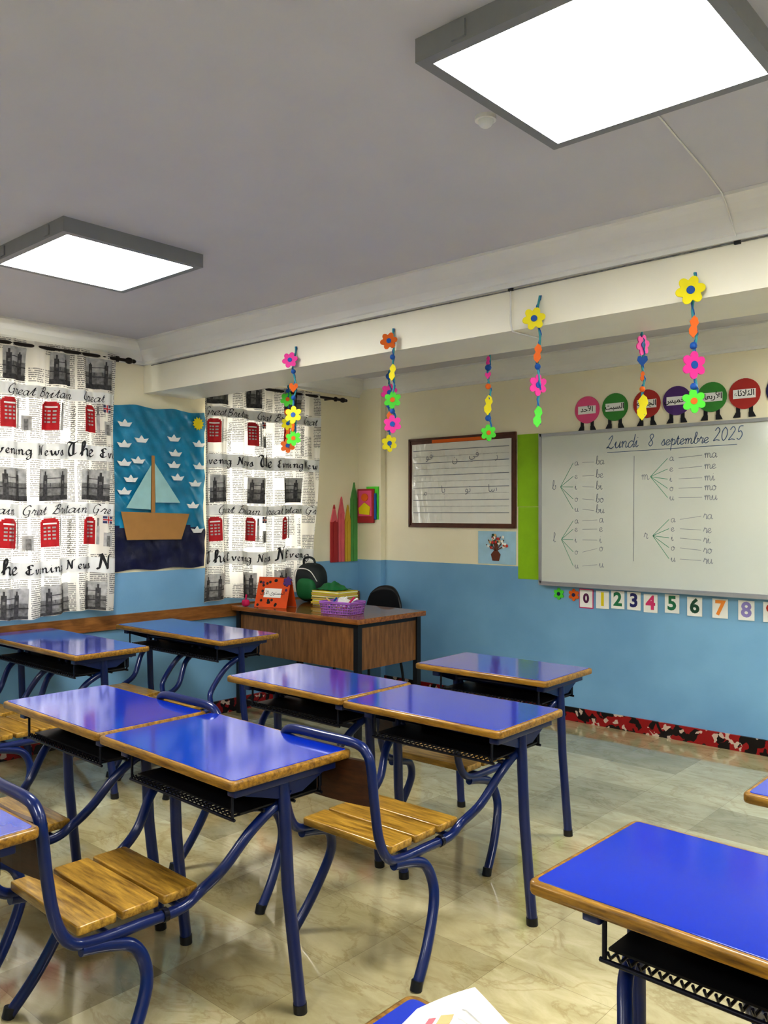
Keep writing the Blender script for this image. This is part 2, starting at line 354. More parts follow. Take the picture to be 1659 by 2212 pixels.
# ------------------------------------------------------------------ room
XL=-5.2; YF=5.55; XR=2.4; YB=-3.0; ZC=2.70
b=MB(); b.box((XL-.15,YB-.15,-.1),(XR+.15,YF+.15,0),M['floor']); b.obj('floor')
b=MB(); b.box((XL-.15,YB-.15,ZC),(XR+.15,YF+.15,ZC+.1),M['ceil']); b.obj('ceiling')
b=MB(); b.box((XL,YF,0),(XR,YF+.15,ZC),M['wall']); b.obj('wall_front')
b=MB(); b.box((XR,YB,0),(XR+.15,YF,ZC),M['wall']); b.obj('wall_right')
b=MB(); b.box((XL,YB-.15,0),(XR,YB,ZC),M['wall']); b.obj('wall_back')
wins=[(-1.6,.2),(1.15,2.85),(3.86,4.8)]; wz0,wz1=1.0,2.36
b=MB(); y=YB
for (a,c) in wins:
    b.box((XL-.15,y,0),(XL,a,ZC),M['wall']); b.box((XL-.15,a,0),(XL,c,wz0),M['wall']); b.box((XL-.15,a,wz1),(XL,c,ZC),M['wall']); y=c
b.box((XL-.15,y,0),(XL,YF,ZC),M['wall']); b.obj('wall_left')
gm,nt,bs=new_mat('window_glass'); tr=N(nt,'ShaderNodeBsdfTransparent'); gl=N(nt,'ShaderNodeBsdfGlossy'); gl.inputs['Roughness'].default_value=.02
ms=N(nt,'ShaderNodeMixShader'); ms.inputs[0].default_value=.06; nt.links.new(tr.outputs[0],ms.inputs[1]); nt.links.new(gl.outputs[0],ms.inputs[2]); nt.links.new(ms.outputs[0],nt.nodes['Material Output'].inputs[0])
for i,(a,c) in enumerate(wins):
    b=MB(); x0,x1=XL-.1,XL-.06; t=.05
    b.box((x0,a,wz0),(x1,a+t,wz1),M['white']); b.box((x0,c-t,wz0),(x1,c,wz1),M['white'])
    b.box((x0,a,wz0),(x1,c,wz0+t),M['white']); b.box((x0,a,wz1-t),(x1,c,wz1),M['white'])
    mid=(a+c)/2; b.box((x0,mid-.03,wz0),(x1,mid+.03,wz1),M['white'])
    b.box((XL-.083,a+t,wz0+t),(XL-.08,c-t,wz1-t),gm)
    b.obj('window_%d'%(i+1))
BY0,BY1,BZ=3.30,3.72,2.366
b=MB(); b.box((XL,BY0,BZ),(XR,BY1,ZC),M['cream']); b.obj('ceiling_beam')
b=MB(); b.box((XL,5.49,0),(-4.93,YF,ZC),M['wall']); b.obj('wall_pilaster')
prof=[(0,0),(.16,0),(.16,-.012),(.14,-.016),(.115,-.03),(.08,-.055),(.05,-.085),(.03,-.115),(.022,-.12),(.022,-.14),(0,-.14)]
def cove(name,p0,p1,inw):
    b=MB(); p0=Vector(p0);p1=Vector(p1);inw=Vector(inw); n=len(prof)
    a=[p0+inw*q[0]+Vector((0,0,q[1])) for q in prof]; c=[p1+inw*q[0]+Vector((0,0,q[1])) for q in prof]
    b.add(a+c,[(k,(k+1)%n,n+(k+1)%n,n+k) for k in range(n)]+[tuple(range(n)),tuple(reversed(range(n,2*n)))],M['mould']); b.obj(name)
cove('trim_1',(XL,YB,ZC),(XL,BY0,ZC),(1,0,0)); cove('trim_2',(XL,BY0,ZC),(XR,BY0,ZC),(0,-1,0))
cove('trim_3',(XL,BY1,ZC),(XL,YF,ZC),(1,0,0)); cove('trim_4',(XL,YF,ZC),(XR,YF,ZC),(0,-1,0)); cove('trim_5',(XL,BY1,ZC),(XR,BY1,ZC),(0,1,0))
b=MB(); b.box((-4.93,YF-.015,0),(XR,YF,.1),M['base']); b.obj('baseboard_front')
b=MB(); b.box((XL,YB,0),(XL+.015,5.49,.1),M['base']); b.obj('baseboard_left')
b=MB(); b.box((XR-.015,YB,0),(XR,YF-.015,.1),M['base']); b.obj('baseboard_right')
b=MB(); b.box((XL,YB,.735),(XL+.025,5.48,.83),M['rail']); b.obj('trim_6')

def panel(x,y):
    b=MB(); h=.335; z0=ZC-.06
    for sx,sy,ex,ey in ((-h,-h,h,-h+.032),(-h,h-.032,h,h),(-h,-h+.032,-h+.032,h-.032),(h-.032,-h+.032,h,h-.032)):
        b.box((sx,sy,0),(ex,ey,.06),M['pframe'])
    b.box((-h+.032,-h+.032,.006),(h-.032,h-.032,.012),M['panel'])
    b.box((-h+.03,-h+.03,.02),(h-.03,h-.03,.058),M['pframe'])
    for s in (-1,1):
        b.box((s*.2-.02,-h-.006,.01),(s*.2+.02,-h,.05),M['pframe']); b.ball((s*.25,h+.003,.035),.006,M['black'],8,6)
    b.obj('ceiling_light_panel',(x,y,z0))
for p in ((-1.0,1.95),(-3.5,1.98),(-1.0,-1.2),(-3.5,-1.2),(1.3,1.95),(1.3,-1.2),(-.6,4.6)): panel(*p)  # last panel is out of view, added to brighten the alcove and whiteboard
b=MB(); b.tube([(0,0,0),(0,0,-.012)],.032,M['white'],20); b.ball((0,0,-.012),(.024,.024,.022),M['white'],16,8); b.obj('smoke_detector',(-1.44,2.07,ZC))
b=MB(); cz=2.568
b.tube([(-1.04,2.29,ZC-.004),(-1.1,2.9,ZC-.004),(-1.13,3.13,ZC-.004),(-1.13,3.18,2.66),(-1.13,3.26,2.585),(-1.13,3.294,2.566)],.003,M['mould'],6)
b.tube([(XL+.1,3.295,2.552),(-4,3.295,2.556),(-2.15,3.295,2.552),(-1.13,3.295,2.556),(XR-.1,3.295,2.552)],.003,M['mgrey'],6)
b.tube([(-2.15,3.292,2.552),(-2.15,3.292,2.40),(-2.14,3.292,BZ-.006),(-2.13,3.5,BZ-.006)],.004,M['mould'],6)
b.box((-2.162,3.287,2.548),(-2.138,3.299,2.572),M['black']); b.box((-1.142,3.287,2.548),(-1.118,3.299,2.572),M['black'])
b.obj('electric_cable')

# ------------------------------------------------------------------ curtains
def make_curtain(y0,y1,z0,z1,X,taper,seed,colsp):
    rnd=random.Random(seed); ph=seed*1.7
    def P(y,z,off=0):
        t=(z1-z)/(z1-z0)
        a=.018+.013*t
        f=a*math.sin(y*2*pi/.185+1.7*math.sin(y*4.3+ph)+.5*math.sin(z*2.2+y*5))+.006*math.sin(y*2*pi/.065+ph+z*3)*(1-t*.3)+.005*math.sin(z*9+y*14)
        if t<.03: f*=.55
        yy=y-taper*t*(y-y0)+.008*math.sin(z*4+y*9)
        return (X+f+off,yy,z+.014*math.sin(y*9+ph)*t)
    e=bpy.data.objects.new('window_curtain',None); COL.objects.link(e)
    b=MB(); ny=int((y1-y0)/.008); nz=40
    vs=[P(y0+(y1-y0)*i/ny,z0+(z1-z0)*j/nz) for j in range(nz+1) for i in range(ny+1)]
    fs=[(j*(ny+1)+i,j*(ny+1)+i+1,(j+1)*(ny+1)+i+1,(j+1)*(ny+1)+i) for j in range(nz) for i in range(ny)]
    b.add(vs,fs,M['curt'],True); b.obj('cloth',parent=e)
    d=MB()
    def patch(a,c,lo,hi,m,off=.003):
        a=max(a,y0+.005); c=min(c,y1-.005)
        if c-a<.003: return
        lo=max(lo,z0+.005); hi=min(hi,z1-.005)
        if hi-lo<.003: return
        n=max(2,int((c-a)/.008)); k=max(1,int((hi-lo)/.04))
        vs=[P(a+(c-a)*i/n,lo+(hi-lo)*j/k,off) for j in range(k+1) for i in range(n+1)]
        d.add(vs,[(j*(n+1)+i,j*(n+1)+i+1,(j+1)*(n+1)+i+1,(j+1)*(n+1)+i) for j in range(k) for i in range(n)],m,True)
    def fwt(yo,zo,off=.0065):
        return lambda x,y:P(min(max(yo+x,y0+.002),y1-.002),zo+y,off)
    def phone(y,z):
        patch(y-.05,y+.05,z-.09,z+.07,M['red']); patch(y-.042,y+.042,z+.07,z+.082,M['red']); patch(y-.03,y+.03,z+.082,z+.09,M['red'])
        patch(y-.034,y+.034,z+.05,z+.06,M['white'],.0065)
        for i in range(3):
            for j in range(4):
                patch(y-.031+i*.023,y-.016+i*.023,z-.045+j*.023,z-.034+j*.023,M['grey'],.0065)
        patch(y+.058,y+.074,z-.09,z+.03,M['grey']); patch(y+.061,y+.071,z+.03,z+.085,M['mgrey'])
    def photo(y,z,w=.2,h=.2):
        patch(y-w/2,y+w/2,z-h/2,z+h/2,M['mgrey']); patch(y-w/2,y+w/2,z+h*.05,z+h/2,M['grey'],.0045)
        patch(y-w/2,y+w/2,z-h/2,z-h*.34,M['dgrey'],.0055)
        for t in (-.28,.22):
            patch(y+w*t-.013,y+w*t+.013,z-h*.34,z+h*.30,M['dgrey'],.0065); patch(y+w*t-.005,y+w*t+.005,z+h*.30,z+h*.42,M['dgrey'],.0065)
            patch(y+w*t-.006,y+w*t+.006,z+h*.02,z+h*.12,M['mgrey'],.008)
        patch(y-w/2,y+w/2,z-h*.12,z-h*.08,M['dgrey'],.0065); patch(y-w*.28,y+w*.22,z+h*.19,z+h*.215,M['dgrey'],.0065)
        for k in range(5):
            q=-.28+.5*(k+.5)/5; patch(y+w*q-.0016,y+w*q+.0016,z-h*.07,z-h*.07+h*(.24*abs(q+.03)/.2),M['dgrey'],.0065)
    def flag(y,z):
        patch(y-.03,y+.03,z-.024,z+.024,M['ublue']); patch(y-.03,y+.03,z-.008,z+.008,M['white'],.0045); patch(y-.009,y+.009,z-.024,z+.024,M['white'],.0045)
        patch(y-.03,y+.03,z-.004,z+.004,M['red'],.0055); patch(y-.004,y+.004,z-.024,z+.024,M['red'],.0055)
    for k in range(3):
        zz=2.44-.735*k
        y=y0+.09+rnd.random()*.04+(k%2)*.03
        while y<y1:
            photo(y,zz,.14 if rnd.random()<.5 else .19,.2); y+=colsp*rnd.uniform(.95,1.1)
        if k==2: break
        y=y0+.1; i=0
        while y<y1-.05:
            phone(y+rnd.uniform(-.01,.01),zz-.30); 
            if i%3==1: flag(y+.12,zz-.225)
            if i%2==1: patch(y+.095,y+.15,zz-.40,zz-.31,M['grey']); patch(y+.11,y+.135,zz-.40,zz-.33,M['mgrey'],.0045)
            if i%2==0 and y+.15<y1-.03:
                put_text(d,'LONDON NEWS',.03,(lambda yo,zo:(lambda a,c:P(min(yo-c,y1-.004),zo+a,.0065)))(y+.15,zz-.34),M['dgrey'])
            y+=colsp; i+=1
        patch(y0+.006,y1-.006,zz-.195,zz-.12,M['white'],.002); patch(y0+.006,y1-.006,zz-.575,zz-.475,M['white'],.002)
        y=y0+.02+.1*(k%2)
        while y<y1-.1:
            y+=strokes('Great Britain',fwt(y,zz-.185),d,M['ink'],.030,.08,.11,35,.3,limit=y1-y,sp=.12)+.06
        y=y0+.01; i=k
        while y<y1-.06:
            txt=('Evening News','The','Evening News','N')[i%4]; s=(.030,.046,.030,.05)[i%4]
            y+=strokes(txt,fwt(y,zz-.55),d,M['ink'],s,.08,.20,42,0,limit=y1-y,sp=.22)+.03; i+=1
    d.obj('printed_pattern',parent=e)
    return e
make_curtain(.85,3.03,.88,2.59,-5.1,.01,1,.27)
make_curtain(3.74,4.92,.87,2.53,-5.1,.07,2,.36)
make_curtain(-1.8,.4,.88,2.59,-5.1,.01,3,.27)
def rod(a,c,z):
    b=MB(); x=-5.1
    b.tube([(x,a,z),(x,c,z)],.011,M['rod'],10)
    for y,s in ((a,-1),(c,1)):
        b.ball((x,y+s*.02,z),(.022,.03,.022),M['rod']); b.ball((x,y+s*.055,z),(.014,.02,.014),M['rod']); b.tube([(x,y-s*.06,z),(x,y-s*.075,z)],.02,M['rod'],10)
        b.tube([(x,y-s*.1,z),(XL,y-s*.1,z)],.008,M['rod'],8)
    b.obj('curtain_rod')
rod(.7,3.1,2.56); rod(3.8,5.17,2.50); rod(-2.0,.5,2.56)

# ------------------------------------------------------------------ sailboat mural
b=MB(); X=XL+.018
def ym(u): return 3.06+(u-245)*.0038
def zm(v,u=340): return 1.52+(1110-v)/1820*(5.73+(u-245)*.00287)
ny,nz=60,70; y0,y1,z0,z1=2.98,3.80,1.13,2.27
vs=[];fs=[];
for j in range(nz+1):
    for i in range(ny+1):
        y=y0+(y1-y0)*i/ny; z=z0+(z1-z0)*j/nz
        x=X+.006*math.sin(y*23+z*7)+.004*math.sin(z*31-y*11)+.003*math.sin(y*61+z*47)
        if j in(0,nz): z+=.007*math.sin(y*20)
        if i==ny: y+=.006*math.sin(z*15)
        vs.append((x,y,z))
sea_j=int(nz*.27)
wv=lambda i:sea_j+int(2*math.sin(i*.3))
b.add(vs,[(j*(ny+1)+i,j*(ny+1)+i+1,(j+1)*(ny+1)+i+1,(j+1)*(ny+1)+i) for j in range(nz) for i in range(ny) if j>=wv(i)],M['teal'],True)
b.add(vs,[(j*(ny+1)+i,j*(ny+1)+i+1,(j+1)*(ny+1)+i+1,(j+1)*(ny+1)+i) for j in range(nz) for i in range(ny) if j<wv(i)],M['sea'],True)
UY=(0,1,0);UZ=(0,0,1)
Xp=X+.014
b.prism([(3.10,1.535),(3.145,1.34),(3.585,1.335),(3.655,1.52)],(Xp,0,0),UY,UZ,.006,M['boat_brown'])
b.prism([(3.335,1.53),(3.365,1.53),(3.36,1.93),(3.34,1.93)],(Xp,0,0),UY,UZ,.009,M['boat_brown'])
b.prism([(3.14,1.56),(3.33,1.55),(3.333,1.86)],(Xp,0,0),UY,UZ,.006,M['sail'])
b.prism([(3.37,1.60),(3.575,1.60),(3.362,1.88)],(Xp,0,0),UY,UZ,.006,M['sail'])
sun=[(3.735+(.05 if k%2 else .036)*math.cos(k*pi/12),2.185+(.05 if k%2 else .036)*math.sin(k*pi/12)) for k in range(24)]
b.prism(sun,(Xp,0,0),UY,UZ,.004,M['n_yellow'])
for u,v in ((263,915),(297,950),(367,948),(424,960),(290,995),(370,980),(367,1005),(425,1008),(275,1035),(375,1032),(415,1045),(262,1062),(410,1092),(420,1145),(262,960),(262,1000)):
    y=ym(u);z=zm(v,u); w=.055
    b.prism([(y-w,z+.012),(y-w*.6,z-.02),(y+w*.6,z-.02),(y+w,z+.012),(y+.018,z+.006),(y,z+.03),(y-.018,z+.006)],(Xp,0,0),UY,UZ,.008,M['white'])
b.obj('sailboat_mural')

# paper pencils
b=MB()
for y,w,zt,c in ((5.175,.085,1.60,'p_red'),(5.265,.075,1.67,'p_pink'),(5.345,.07,1.60,'p_yellow'),(5.425,.085,1.80,'p_green')):
    zb=1.10; zs=zt-.15; cm=M[c]
    for k in range(3):
        a=y-w/2+w*k/3
        b.prism([(a,zb),(a+w/3-.002,zb),(a+w/3-.002,zs+(.012 if k==1 else 0)),(a,zs)],(XL+.002,0,0),UY,UZ,.012+(.006 if k==1 else 0),cm)
    b.prism([(y-w/2,zs),(y+w/2,zs),(y+.008,zt-.03),(y-.008,zt-.03)],(XL+.002,0,0),UY,UZ,.012,M['p_pink'] if c=='p_red' else cm)
    b.prism([(y-.010,zt-.035),(y+.010,zt-.035),(y,zt)],(XL+.002,0,0),UY,UZ,.014,cm)
b.obj('paper_pencils')
def RX(poly,O,t,m,mb): mb.prism(poly,O,(1,0,0),(0,0,1),t,m)
b=MB(); Yp=5.488
def rect(x0,x1,z0,z1): return [(x0,z0),(x1,z0),(x1,z1),(x0,z1)]
RX(rect(-5.09,-4.95,1.47,1.76),(0,Yp,0),.01,M['foam_green'],b)
RX(rect(-5.185,-4.99,1.44,1.74),(0,Yp-.012,0),.012,M['p_red'],b)
RX(rect(-5.165,-5.01,1.50,1.725),(0,Yp-.026,0),.006,M['c_pink'],b)
RX([(-5.15,1.52),(-5.03,1.51),(-5.02,1.58),(-5.09,1.62),(-5.16,1.57)],(0,Yp-.034,0),.005,M['n_yellow'],b)
RX([(-5.088+.04*math.cos(k*pi/8),1.665+.035*math.sin(k*pi/8)) for k in range(16)],(0,Yp-.034,0),.005,M['foam_orange'],b)
RX(rect(-4.985,-4.965,1.47,1.70),(0,Yp-.014,0),.01,M['foam_blue'],b)
b.obj('craft_notebook_decoration')

# ------------------------------------------------------------------ front wall items
def flower_poly(R,n=6,ph=0):
    return [(R*(.62+.38*abs(math.sin(n/2*(k*2*pi/48)+ph))**.8)*math.cos(k*2*pi/48),R*(.62+.38*abs(math.sin(n/2*(k*2*pi/48)+ph))**.8)*math.sin(k*2*pi/48)) for k in range(48)]
def circ(R,n=24,cx=0,cy=0): return [(cx+R*math.cos(2*pi*k/n),cy+R*math.sin(2*pi*k/n)) for k in range(n)]
e=bpy.data.objects.new('whiteboard',None); COL.objects.link(e)
b=MB(); wx0,wx1,wz_0,wz_1=-3.35,-.95,1.0,2.115
b.box((wx0,YF-.02,wz_0),(wx1,YF-.002,wz_1),M['wb'])
for a,c in (((wx0-.008,YF-.03,wz_0-.008),(wx0+.014,YF-.002,wz_1+.008)),((wx1-.014,YF-.03,wz_0-.008),(wx1+.008,YF-.002,wz_1+.008)),((wx0,YF-.03,wz_1-.014),(wx1,YF-.002,wz_1+.008)),((wx0,YF-.03,wz_0-.008),(wx1,YF-.002,wz_0+.014))): b.box(a,c,M['steel'])
b.box((wx0+.02,YF-.07,wz_0-.012),(wx1-.02,YF-.03,wz_0-.004),M['steel']); b.box((wx0+.02,YF-.072,wz_0-.012),(wx1-.02,YF-.068,wz_0+.004),M['steel'])
b.obj('board',parent=e)
d=MB(); yw=YF-.0212
def fw(x0,z0): return lambda x,y:(x0+x,yw,z0+y)
def XU(u): a=(u-829.5)/1820; return YF*(-.665+.747*a)/(.747+.665*a)
def ZU(u,v): a=(u-829.5)/1820; return 1.52+(1110-v)/1820*YF/(.747+.665*a)
strokes('Lundi',fw(-2.81,1.985),d,M['inkblue'],.044,.13,0,0,.2)
strokes('8',fw(-2.50,1.985),d,M['inkblue'],.042,.13,0,0,.15)
strokes('septembre',fw(-2.405,1.985),d,M['inkblue'],.037,.14,0,0,.15)
strokes('2025',fw(-2.055,1.995),d,M['inkblue'],.044,.13,0,0,.15)
def seg(p,q,m,w=.0038):
    dx,dz=q[0]-p[0],q[1]-p[1]; L=math.hypot(dx,dz); nx,nz=-dz/L*w/2,dx/L*w/2
    d.add([(p[0]+nx,yw,p[1]+nz),(p[0]-nx,yw,p[1]-nz),(q[0]-nx,yw,q[1]-nz),(q[0]+nx,yw,q[1]+nz)],[(0,1,2,3)],m)
seg((-2.80,1.955),(-1.90,1.965),M['inkblue'])
seg((XU(1372),ZU(1372,985)),(XU(1370),ZU(1370,1212)),M['inkgrey'])
def fan(c,pu,pv,lu,lvs,ru,rvs,pre,gap=14):
    strokes(c,fw(XU(pu)-.03,ZU(pu,pv)-.02),d,M['inkgrey'],.034,.12)
    O=(XU(pu+10),ZU(pu+10,pv))
    for i,ch in enumerate('aeiou'):
        p=(XU(lu),ZU(lu,lvs[i])); seg(O,(p[0]-.025,p[1]),M['inkgreen'])
        strokes(ch,fw(p[0]-.012,p[1]-.018),d,M['inkgrey'],.026,.14)
        q=(XU(ru),ZU(ru,rvs[i])); seg((p[0]+.05,p[1]),(q[0]-.035,q[1]),M['inkgrey'],.0026)
        strokes(pre+ch,fw(q[0]-.02,q[1]-.018),d,M['inkgrey'],.030,.13)
fan('b',1203,1052,1247,(1000,1029,1052,1078,1100),1295,(998,1027,1052,1080,1103),'b')
fan('l',1205,1165,1247,(1125,1143,1166,1192,1222),1302,(1123,1143,1167,1185,1220),'')
fan('m',1397,1030,1452,(990,1013,1035,1055,1075),1530,(983,1007,1032,1053,1074),'m')
fan('r',1402,1157,1455,(1122,1142,1162,1183,1207),1528,(1115,1145,1167,1189,1211),'r')
d.obj('handwriting',parent=e)
for z0,z1,dx in ((1.575,2.13,0),(1.02,1.572,.006)):
    b=MB(); b.box((-3.56+dx,YF-.004,z0),(-3.375+dx,YF-.001,z1),M['card_green']); b.obj('green_paper_strip')
e=bpy.data.objects.new('framed_writing_sheet',None); COL.objects.link(e)
b=MB(); fx0,fx1,fz0,fz1=-4.64,-3.575,1.413,2.15
b.box((fx0,YF-.012,fz0),(fx1,YF-.001,fz1),M['fbrown'])
nx_,nz_=90,50; vs=[]
for j in range(nz_+1):
    for i in range(nx_+1):
        u=i/nx_; v=j/nz_; x=fx0+.032+(fx1-fx0-.064)*u; z=fz0+.03+(fz1-fz0-.072)*v
        vs.append((x,YF-.0165-.003*math.sin(u*30+2.5*math.sin(v*5))*(.4+.6*math.sin(v*pi))*(1-.7*u)-.001*math.sin(u*71+v*9),z))
b.add(vs,[(j*(nx_+1)+i,j*(nx_+1)+i+1,(j+1)*(nx_+1)+i+1,(j+1)*(nx_+1)+i) for j in range(nz_) for i in range(nx_)],M['sheet'],True)
for a,c in (((fx0-.006,YF-.022,fz0-.006),(fx0+.010,YF-.002,fz1+.006)),((fx1-.010,YF-.022,fz0-.006),(fx1+.006,YF-.002,fz1+.006)),((fx0,YF-.022,fz1-.010),(fx1,YF-.002,fz1+.006)),((fx0,YF-.022,fz0-.006),(fx1,YF-.002,fz0+.010))): b.box(a,c,M['fbrown'])
b.box((fx0+.25,YF-.019,fz1-.04),(fx1-.25,YF-.012,fz1-.012),M['foam_orange'])
b.obj('frame',parent=e)
d=MB(); yw=YF-.0215
for i in range(11):
    z=fz1-.1-i*.052; seg((fx0+.05,z),(fx1-.05,z),M['grey'] if i%2 else M['inkgrey'],.003 if i%2 else .0045)
for t,x,z in (('\uFEAF',-3.74,1.98),('\uFEF2\uFED3',-3.96,2.0),('\uFEE5',-4.15,1.97),('\uFEEE\uFED7',-4.42,2.0),('\uFE8E\uFEB3',-3.78,1.72),('\uFEEE\uFEE7',-4.02,1.72),('\uFE8E\uFE91',-4.27,1.72),('\uFEE3',-4.46,1.70)):
    put_text(d,t,.085,fw(x,z),M['inkgrey'],-.001)
d.obj('lettering',parent=e)
b=MB(); b.box((-3.93,YF-.004,1.123),(-3.575,YF-.001,1.383),M['skyblue_paper'])
yq=YF-.005
RX([(-3.79,1.15),(-3.73,1.15),(-3.715,1.20),(-3.745,1.235),(-3.74,1.29),(-3.77,1.29),(-3.772,1.235),(-3.805,1.20)],(0,yq,0),.003,M['tree_brown'],b)
for k in range(7):
    a=pi*(k+.5)/7; p=(-3.757+.095*math.cos(a),1.255+.095*math.sin(a))
    b.tube([(-3.757,yq-.002,1.23),(p[0],yq-.002,p[1])],.004,M['tree_brown'],5)
for k in range(26):
    a=random.uniform(.1,pi-.1); r=random.uniform(.04,.115)
    b.ball((-3.757+r*math.cos(a),yq-.004,1.245+r*math.sin(a)),(.013,.004,.013),random.choice([M['white'],M['n_dkgreen'],M['n_red'],M['beige']]),8,5)
b.obj('tree_picture')
for n,x,c in ((0,-2.974,'n_purple'),(1,-2.845,'n_yellow'),(2,-2.728,'n_green'),(3,-2.607,'n_navy'),(4,-2.485,'n_pink'),(5,-2.334,'n_green'),(6,-2.18,'n_dkgreen'),(7,-2.013,'n_orange'),(8,-1.848,'n_lav'),(9,-1.695,'n_red')):
    b=MB(); zc=.90+(.012 if n in(2,3,5) else .004); w=.05
    if n==0: b.box((x-w-.006,YF-.004,zc-.07),(x+w+.006,YF-.001,zc+.07),M['n_pink'])
    b.box((x-w,YF-.006,zc-.063),(x+w,YF-.003,zc+.063),M['white'])
    put_text(b,str(n),.13 if n else .09,(lambda xx,zz:(lambda a,c:(xx+a,YF-.0065,zz+c)))(x,zc),M[c],.0045)
    b.obj('number_card')
for x,c in ((-3.199,'foam_green'),(-3.075,'foam_orange')):
    b=MB(); b.prism(flower_poly(.045),(x,YF-.002,.925),(1,0,0),(0,0,1),.005,M[c]); b.prism(circ(.014,14),(x,YF-.007,.925),(1,0,0),(0,0,1),.004,M['c_navy']); b.obj('foam_flower')
days=[('c_pink','\uFEAA\uFEA3\uFEF7\uFE8D'),('c_green','\uFE96\uFE92\uFEB4\uFEDF\uFE8D'),('c_red','\uFE94\uFECC\uFEE4\uFEA0\uFEDF\uFE8D'),('c_purple','\uFEB2\uFEF4\uFEE4\uFEA8\uFEDF\uFE8D'),
('c_green','\uFE80\uFE8E\uFECC\uFE91\uFEAD\uFEF7\uFE8D'),('c_red','\uFE80\uFE8E\uFE9B\uFEFC\uFE9C\uFEDF\uFE8D'),('c_navy','\uFEE6\uFEF4\uFEE8\uFE9B\uFEF9\uFE8D')]
for (c,t),x in zip(days,(-2.966,-2.749,-2.512,-2.30,-2.067,-1.859,-1.63)):
    b=MB(); zc=2.275+(x+2.9)*.012; R=.098
    b.prism(circ(R,32),(x,YF-.002,zc),(1,0,0),(0,0,1),.006,M[c])
    b.box((x-.07,YF-.011,zc-.03),(x+.07,YF-.008,zc+.028),M['white'])
    put_text(b,t,.052,(lambda xx,zz:(lambda a,cc:(xx+a,YF-.0115,zz+cc)))(x,zc+.002),M['ink'],.0008)
    for s in (-1,1):
        xx=x+s*.04
        b.box((xx-.012,YF-.007,zc-.125),(xx+.012,YF-.003,zc-R+.015),M['ink'])
        RX([(xx-.014,zc-.15),(xx+.03,zc-.15),(xx+.014,zc-.118),(xx-.014,zc-.118)] if s>0 else [(xx-.032,zc-.15),(xx+.014,zc-.15),(xx+.014,zc-.118),(xx-.014,zc-.118)],(0,YF-.002,0),.006,M['ink'],b)
    b.obj('weekday_badge')

# ------------------------------------------------------------------ garlands
def garland(x,y,ztop,items,zend,name='flower_garland'):
    b=MB(); P=[]
    n=40
    for i in range(n+1):
        t=i/n; P.append((x+.007*math.sin(t*17+x*5),y+.005*math.cos(t*15),ztop+(zend-ztop)*t))
    b.tube(P,.005,M['foam_teal'],6)
    Q=[(p[0]+.006*math.cos(i*1.1),p[1]+.006*math.sin(i*1.1),p[2]) for i,p in enumerate(P)]
    b.tube(Q,.003,M['foam_blue'],5)
    for kind,z,c,R,yaw in items:
        ya=math.radians(yaw); U=Vector((math.cos(ya),math.sin(ya),0)); V=Vector((0,.08,1)).normalized(); W=U.cross(V)
        O=Vector((x,y-.008,z))
        if y<BY0 and z+R>BZ and kind!='b': O.y=y-.01-R*abs(math.sin(ya))*.9
        if kind=='f':
            b.prism(flower_poly(R,6,z*3),O,U,V,.005,M[c]); b.prism(circ(R*.28,14),O+W*.005,U,V,.003,M['foam_blue'] if c!='foam_green' else M['foam_orange'])
            b.prism(circ(R*.26,14),O-W*.003,U,V,.003,M['foam_blue'])
        elif kind=='l':
            b.prism([(0,R),(R*.3,R*.75),(R*.42,R*.3),(R*.25,0),(R*.35,-R*.5),(0,-R),(-R*.35,-R*.6),(-R*.4,-R*.2),(-R*.2,R*.1),(-R*.35,R*.5)],O,U,V,.005,M[c])
        elif kind=='h':
            b.prism([(0,-R),(R*.8,0),(R*.7,R*.6),(R*.3,R*.7),(0,R*.35),(-R*.3,R*.7),(-R*.7,R*.6),(-R*.8,0)],O,U,V,.005,M[c])
        else: b.ball(O,R,M[c],8,6)
    b.obj(name)
yf=BY0-.014; yb=BY1+.014; HB='foam_flower_string'
garland(-3.62,yf,2.485,[('f',2.403,'foam_pink',.046,35),('b',2.34,'foam_blue',.014,0),('h',2.25,'foam_orange',.032,50),('b',2.19,'foam_blue',.014,0),('f',2.09,'foam_yellow',.052,30),('l',2.02,'foam_orange',.03,0),('f',1.955,'foam_green',.045,45)],1.93)
garland(-4.17,yb,2.40,[('b',2.33,'foam_blue',.014,0),('f',2.275,'foam_green',.05,40),('b',2.19,'foam_orange',.024,0),('f',2.115,'foam_yellow',.045,60),('l',2.05,'foam_orange',.04,20),('f',1.97,'foam_orange',.05,45)],1.95,HB)
garland(-2.862,yf,2.48,[('f',2.408,'foam_orange',.045,42),('b',2.33,'foam_blue',.014,0),('l',2.25,'foam_yellow',.045,20),('f',2.108,'foam_green',.046,40),('b',2.05,'foam_blue',.014,0),('f',1.983,'foam_pink',.048,38)],1.96)
garland(-3.28,yb,2.40,[('b',2.33,'foam_blue',.02,0),('f',2.235,'foam_pink',.052,60),('b',2.16,'foam_blue',.018,0),('l',2.08,'foam_orange',.045,30),('b',2.02,'foam_blue',.018,0),('f',1.935,'foam_yellow',.052,70)],1.91,HB)
garland(-2.575,yb,2.385,[('l',2.335,'foam_pink',.028,0),('b',2.30,'foam_blue',.018,0),('h',2.26,'foam_pink',.022,0),('b',2.20,'foam_orange',.016,0),('l',2.10,'foam_yellow',.055,30),('b',2.03,'foam_blue',.017,0),('f',1.952,'foam_green',.045,55)],1.93,HB)
garland(-1.998,yf,2.50,[('f',2.389,'foam_yellow',.052,40),('l',2.239,'foam_orange',.045,25),('b',2.18,'foam_blue',.014,0),('f',2.097,'foam_pink',.05,70),('l',1.955,'foam_green',.05,30)],1.92)
